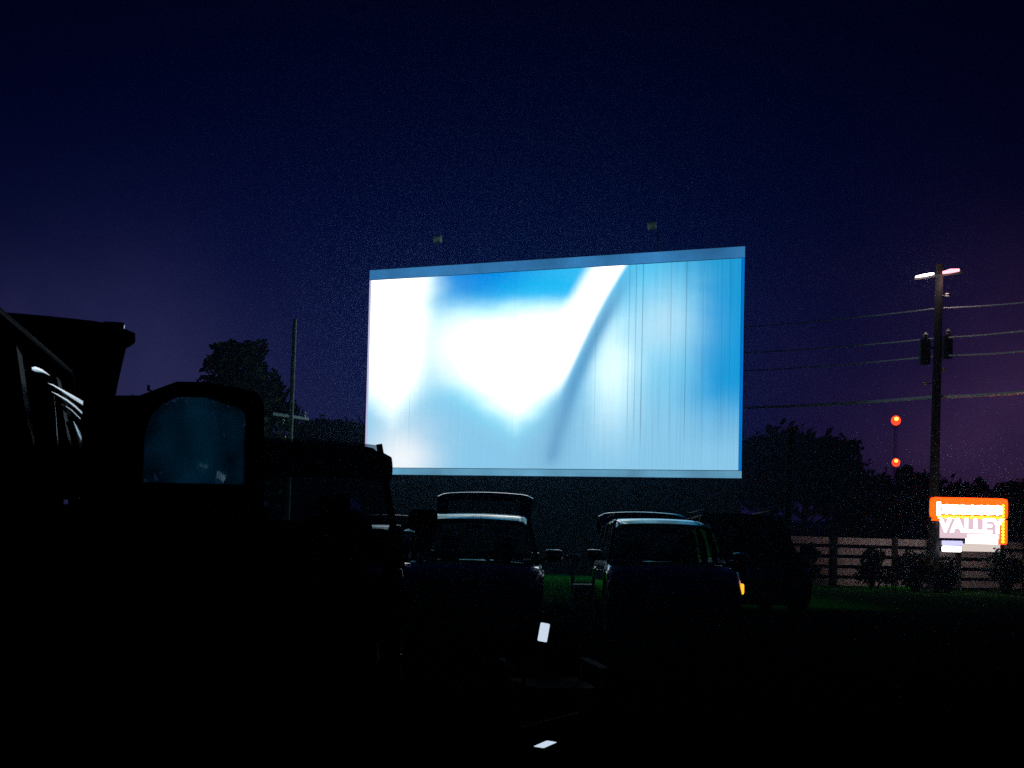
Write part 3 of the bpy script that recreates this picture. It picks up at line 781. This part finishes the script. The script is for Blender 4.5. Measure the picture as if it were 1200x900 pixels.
sbox('header_cabinet', 1090, 583.5, 1180, 608, 0, .36, amb, .16)
sbox('side_cabinet', 1171, 608.2, 1179, 637, 0, .30, amb, .07)
sbox('header_tail', 1093, 608.2, 1102, 611, 0, .3, amb, .03)
# bulbs outlining the yellow inner edge
for s in (-1, 1):
    mb = MB()
    for i in range(22): mb.ball((sx_(1098+i*3.4), s*.19, sz_(606.2)), .052, 1)
    for i in range(12): mb.ball((sx_(1173), s*.17, sz_(592+i*3.8)), .055, 1)
    mb.build('bulb_row', yel, t)
# header lettering: worn-out bright row of block strokes (unreadable in the glare)
def text_mesh(body, size, name, m, x, y, z, rz=0, bold=.02, sx=1):
    cu = bpy.data.curves.new(name, 'FONT'); cu.body = body; cu.size = size; cu.extrude = .03; cu.offset = bold
    cu.align_x = 'CENTER'; cu.align_y = 'CENTER'
    o = bpy.data.objects.new(name, cu); COL.objects.link(o)
    dg = bpy.context.evaluated_depsgraph_get(); me = bpy.data.meshes.new_from_object(o.evaluated_get(dg))
    bpy.data.objects.remove(o)
    me.materials.clear(); me.materials.append(m)
    o2 = bpy.data.objects.new(name, me); COL.objects.link(o2); o2.parent = t
    o2.location = (x, y, z); o2.rotation_euler = (PI/2, 0, rz); o2.scale = (sx, 1, 1); return o2
for s, rz in ((-1, 0), (1, PI)):
    mb = MB()
    for i in range(19):
        x0 = 1102+i*3.7; hgt = 10.5 + 1.5*math.sin(i*2.3)
        mb.box((sx_(x0+1.2), s*(.20 if s < 0 else .27), sz_(597.5)), (2.7*k_, .05, hgt*k_), bev=.02)
    mb.box((sx_(1136), s*(.20 if s < 0 else .27), sz_(594)), (70*k_, .045, 3.2*k_), bev=.02)
    mb.box((sx_(1132), s*(.205 if s < 0 else .275), sz_(601)), (62*k_, .045, 3.2*k_), bev=.02)
    mb.box((sx_(1097.5), s*(.21 if s < 0 else .28), sz_(597)), (4.4*k_, .05, 16*k_), bev=.02)
    mb.build('header_lettering', hotw if s < 0 else hotb, t)
    text_mesh('VALLEY', .74, 'lettering', wl if s < 0 else hotb, sx_(1137), s*.12, sz_(616.5), rz, .018, .95)
sbox('letter_panel', 1102, 608.2, 1170.8, 631, 0, .12, lav)
sbox('reader_board', 1133, 626, 1168, 636.8, 0, .26, whp, .02)
sbox('lower_panel', 1128, 637, 1171, 646, 0, .2, dimw, .02)
sbox('glow_block_plate', 1091, 583, 1181, 607.5, .215, .06, M['steel_dark'])  # unseen plate added behind the cabinet to keep its glow off the fence
sbox('small_board', 1103, 634, 1126, 639.5, -.12, .16, bluep, .03)
sbox('small_board', 1103, 640.2, 1125, 647, -.12, .16, whp, .05)
for px in (1100, 1174):
    zt_ = sz_(606 if px == 1100 else 638)
    MB().box((sx_(px), .16 if px == 1100 else 0, zt_/2), (.14, .14, zt_)).build('sign_post', M['steel_dark'], t)

# ------------------------------------------------------------------ fence
def fence_pt(px): # line from (915, D43.5) to (1260, D47)
    D = lerp(43.5, 47.0, (px-915)/345); p = P(px, 690, D); return Vector((p.x, D, gz(p.x, D)))
f0 = fence_pt(921); ft = empty('board_fence', f0); tag(ft, 'pale horizontal board fence with dark posts behind the glowing sign', 'fence')
postpx = [921, 977, 1048, 1122, 1200, 1270]
pts = [fence_pt(x)-f0 for x in postpx]
zs = []
for q, px in zip(pts, postpx):
    MB().box((q.x, q.y-.08, q.z+1.0), (.18, .14, 2.12)).build('post', M['wood_dark'], ft)
for a, b_ in zip(pts, pts[1:]):
    mb = MB()
    for k in range(5):
        z = .22+k*.41
        mb.bar(a+Vector((0, .03, z)), b_+Vector((0, .03, z)), .03, .27)
    mb.build('board_panel', M['board'], ft)

# ------------------------------------------------------------------ vegetation
def leaf_cloud(mb, c, r, n, size, squash=.8):
    for _ in range(n):
        v = Vector((random.gauss(0, .5), random.gauss(0, .5), random.gauss(0, .5)))
        if v.length > 1.3: v *= .6
        p = Vector(c)+Vector((v.x*r, v.y*r, v.z*r*squash))
        s = size*random.uniform(.5, 1.4)
        a = Vector((random.gauss(0, 1), random.gauss(0, 1), random.gauss(0, 1))).normalized()
        b_ = a.orthogonal().normalized(); d = a.cross(b_)
        mb.poly([p-b_*s, p+d*s*.5, p+b_*s, p-d*s*.5])
def make_tree(name, h, cr, nclump, leaf, n, mat, shape='round', seed=1, trunkr=.2):
    random.seed(seed)
    t = empty(name, (0, 0, 0))
    mb = MB(); tb = h*.32
    mb.tube([(0, 0, -.2), (.05*h*.2, 0, tb), (.02*h, .02*h, h*.6), (0, .0, h*.88)], [trunkr, trunkr*.75, trunkr*.45, trunkr*.15], 8)
    cm = MB()
    for k in range(nclump):
        if shape == 'round':
            a = random.uniform(0, 2*PI); el_ = random.uniform(-.5, 1)
            rr = cr*random.uniform(.45, .95)*math.cos(el_*.9)
            c = (rr*math.cos(a), rr*math.sin(a), h*.62+el_*h*.33)
            r = cr*random.uniform(.28, .5)
        else:  # layered, like a spreading conifer
            z = tb+(h-tb)*(k+.5)/nclump; f_ = 1-(z-tb)/(h-tb)
            a = k*2.4; rr = cr*(f_*.62+.14)*random.uniform(.6, 1.05); c = (rr*math.cos(a), rr*math.sin(a), z)
            r = cr*(.12+.24*f_)
        leaf_cloud(cm, c, r, n, leaf, .75)
        s0 = Vector((0, 0, max(tb*.8, c[2]-h*.22)))
        mb.tube([s0, s0.lerp(Vector(c), .6)+Vector((0, 0, -.03*h)), Vector(c)], [trunkr*.35, trunkr*.2, trunkr*.06], 6)
    mb.build('trunk', M['bark'], t, True); cm.build('crown', M[mat], t)
    return t
def dup(root, name=None):
    r = root.copy(); COL.objects.link(r)
    for ch in root.children:
        c = ch.copy(); COL.objects.link(c); c.parent = r
    return r
def put(t, px, D, topy, h, lab, group='trees beyond the screen field', rz=0, wid=1.0):
    g = P(px, 640, D); z = gz(g.x, D); tp = P(px, topy, D).z
    s = (tp-z)/h; t.location = (g.x, D, z); t.scale = (s*wid, s*wid, s); t.rotation_euler = (0, 0, rz)
    tag(t, lab, 'tree', group)
# the one near tree left of the pole
t = make_tree('broadleaf_tree', 9, 3.4, 40, .15, 120, 'leaf_a', 'conifer', 5, .22)
put(t, 272, 62, 404, 9, 'green layered tree rising above the open car door', rz=.6, wid=1.3)
t2 = make_tree('broadleaf_tree', 8, 2.2, 12, .22, 260, 'leaf_b', 'round', 8, .2)
put(t2, 314, 64, 450, 8, 'narrow dark tree between the open car door and the pale pole', wid=.5)
protos = [make_tree('broadleaf_tree', 10, 4.2, 20, .34, 190, 'leaf_b', 'round', 11, .3),
          make_tree('broadleaf_tree', 10, 3.6, 18, .34, 190, 'leaf_b', 'round', 23, .3),
          make_tree('broadleaf_tree', 10, 3.4, 20, .34, 170, 'leaf_b', 'conifer', 31, .28)]
TR_ = [(175, 130, 462, 0, 'dark tree top showing in the gap beside the raised liftgate'),
       (385, 110, 492, 1, 'far low dark tree between the pale pole and the screen'),
       (425, 100, 488, 0, 'far dark tree right at the left edge of the screen'),
       (352, 115, 500, 2, 'far pointed dark tree just behind the pale pole'),
       (893, 78, 512, 1, 'tall dark tree right against the right edge of the screen'),
       (940, 80, 499, 0, 'tallest dark tree behind the timber post'),
       (968, 84, 520, 1, 'dark tree sloping down to the right of the timber post'),
       (1000, 92, 545, 2, 'dark tree above the left part of the fence'),
       (1030, 96, 552, 0, 'dark tree top just left of the red lamps'),
       (1060, 98, 549, 2, 'dark tree top just under the red lamps'),
       (1085, 100, 556, 1, 'dark tree top left of the tall utility pole'),
       (1122, 98, 560, 0, 'dark tree top right above the glowing sign'),
       (1150, 100, 562, 2, 'dark tree top above the right half of the glowing sign'),
       (1180, 98, 566, 1, 'dark tree right of the glowing sign, near the frame edge'),
       (1215, 96, 562, 0, 'dark tree at the right frame edge')]
used = set(); random.seed(3)
for px, D, ty, k, lab in TR_:
    if k in used: t = dup(protos[k])
    else: t = protos[k]; used.add(k)
    put(t, px, D, ty, 10, lab, rz=random.uniform(0, 6), wid=random.uniform(.8, 1.05))
# shrubs in front of the fence
def shrub(px, py_top, D, wpx, lab, seed):
    random.seed(seed)
    g = P(px, 690, D); z = gz(g.x, D); h = P(px, py_top, D).z-z; wd = wpx/2*D/F
    t = empty('shrub', (g.x, D, z)); tag(t, lab, 'shrub', 'dark shrubs along the fence')
    mb = MB(); st = MB()
    for k in range(16):
        a = random.uniform(0, 2*PI); rr = wd*random.uniform(.0, .72); zz = h*random.uniform(.25, .8)*(1-.35*(rr/wd)**2)
        c = Vector((rr*math.cos(a), rr*.6*math.sin(a), zz))
        leaf_cloud(mb, c, wd*.38, 90, .09, min(1, h/wd*.6))
        st.tube([(c.x*.15, c.y*.15, -.05), c*.55, c], [.03, .02, .008], 5)
    st.build('stems', M['bark'], t); mb.build('foliage', M['leaf_b'], t)
shrub(948, 628, 42.5, 26, 'loose dark shrub against the left end of the pale fence', 1)
shrub(1022, 634, 42.5, 50, 'dark shrub hiding the fence between its second and third posts', 2)
shrub(1072, 641, 41.5, 60, 'wide low dark shrub left of the foot of the glowing sign', 3)
shrub(1112, 652, 40.5, 46, 'low dark shrub under the small board of the glowing sign', 5)
shrub(1180, 641, 40, 62, 'dark shrub at the right foot of the glowing sign', 4)

# ------------------------------------------------------------------ haze
def mk_haze(dens):
    m = bpy.data.materials.new('night_haze'); m.use_nodes = True; nt = m.node_tree; nt.nodes.clear()
    o = nt.nodes.new('ShaderNodeOutputMaterial'); v = nt.nodes.new('ShaderNodeVolumePrincipled')
    v.inputs['Color'].default_value = (.38, .62, 1, 1); v.inputs['Density'].default_value = dens; v.inputs['Anisotropy'].default_value = .78
    nt.links.new(v.outputs[0], o.inputs['Volume'])
    ob = MB().box((0, 585, 19.5), (1860, 1250, 51)).build('haze', m)
    tag(ob, 'thin night haze in the air over the whole field', 'haze', kind='stuff')
mk_haze(.0008)
sc.cycles.use_denoising = False
sc.cycles.max_bounces = 5; sc.cycles.volume_bounces = 0; sc.cycles.transparent_max_bounces = 16
sc.cycles.sample_clamp_indirect = .5; sc.cycles.sample_clamp_direct = 10
sc.cycles.caustics_reflective = False; sc.cycles.caustics_refractive = False
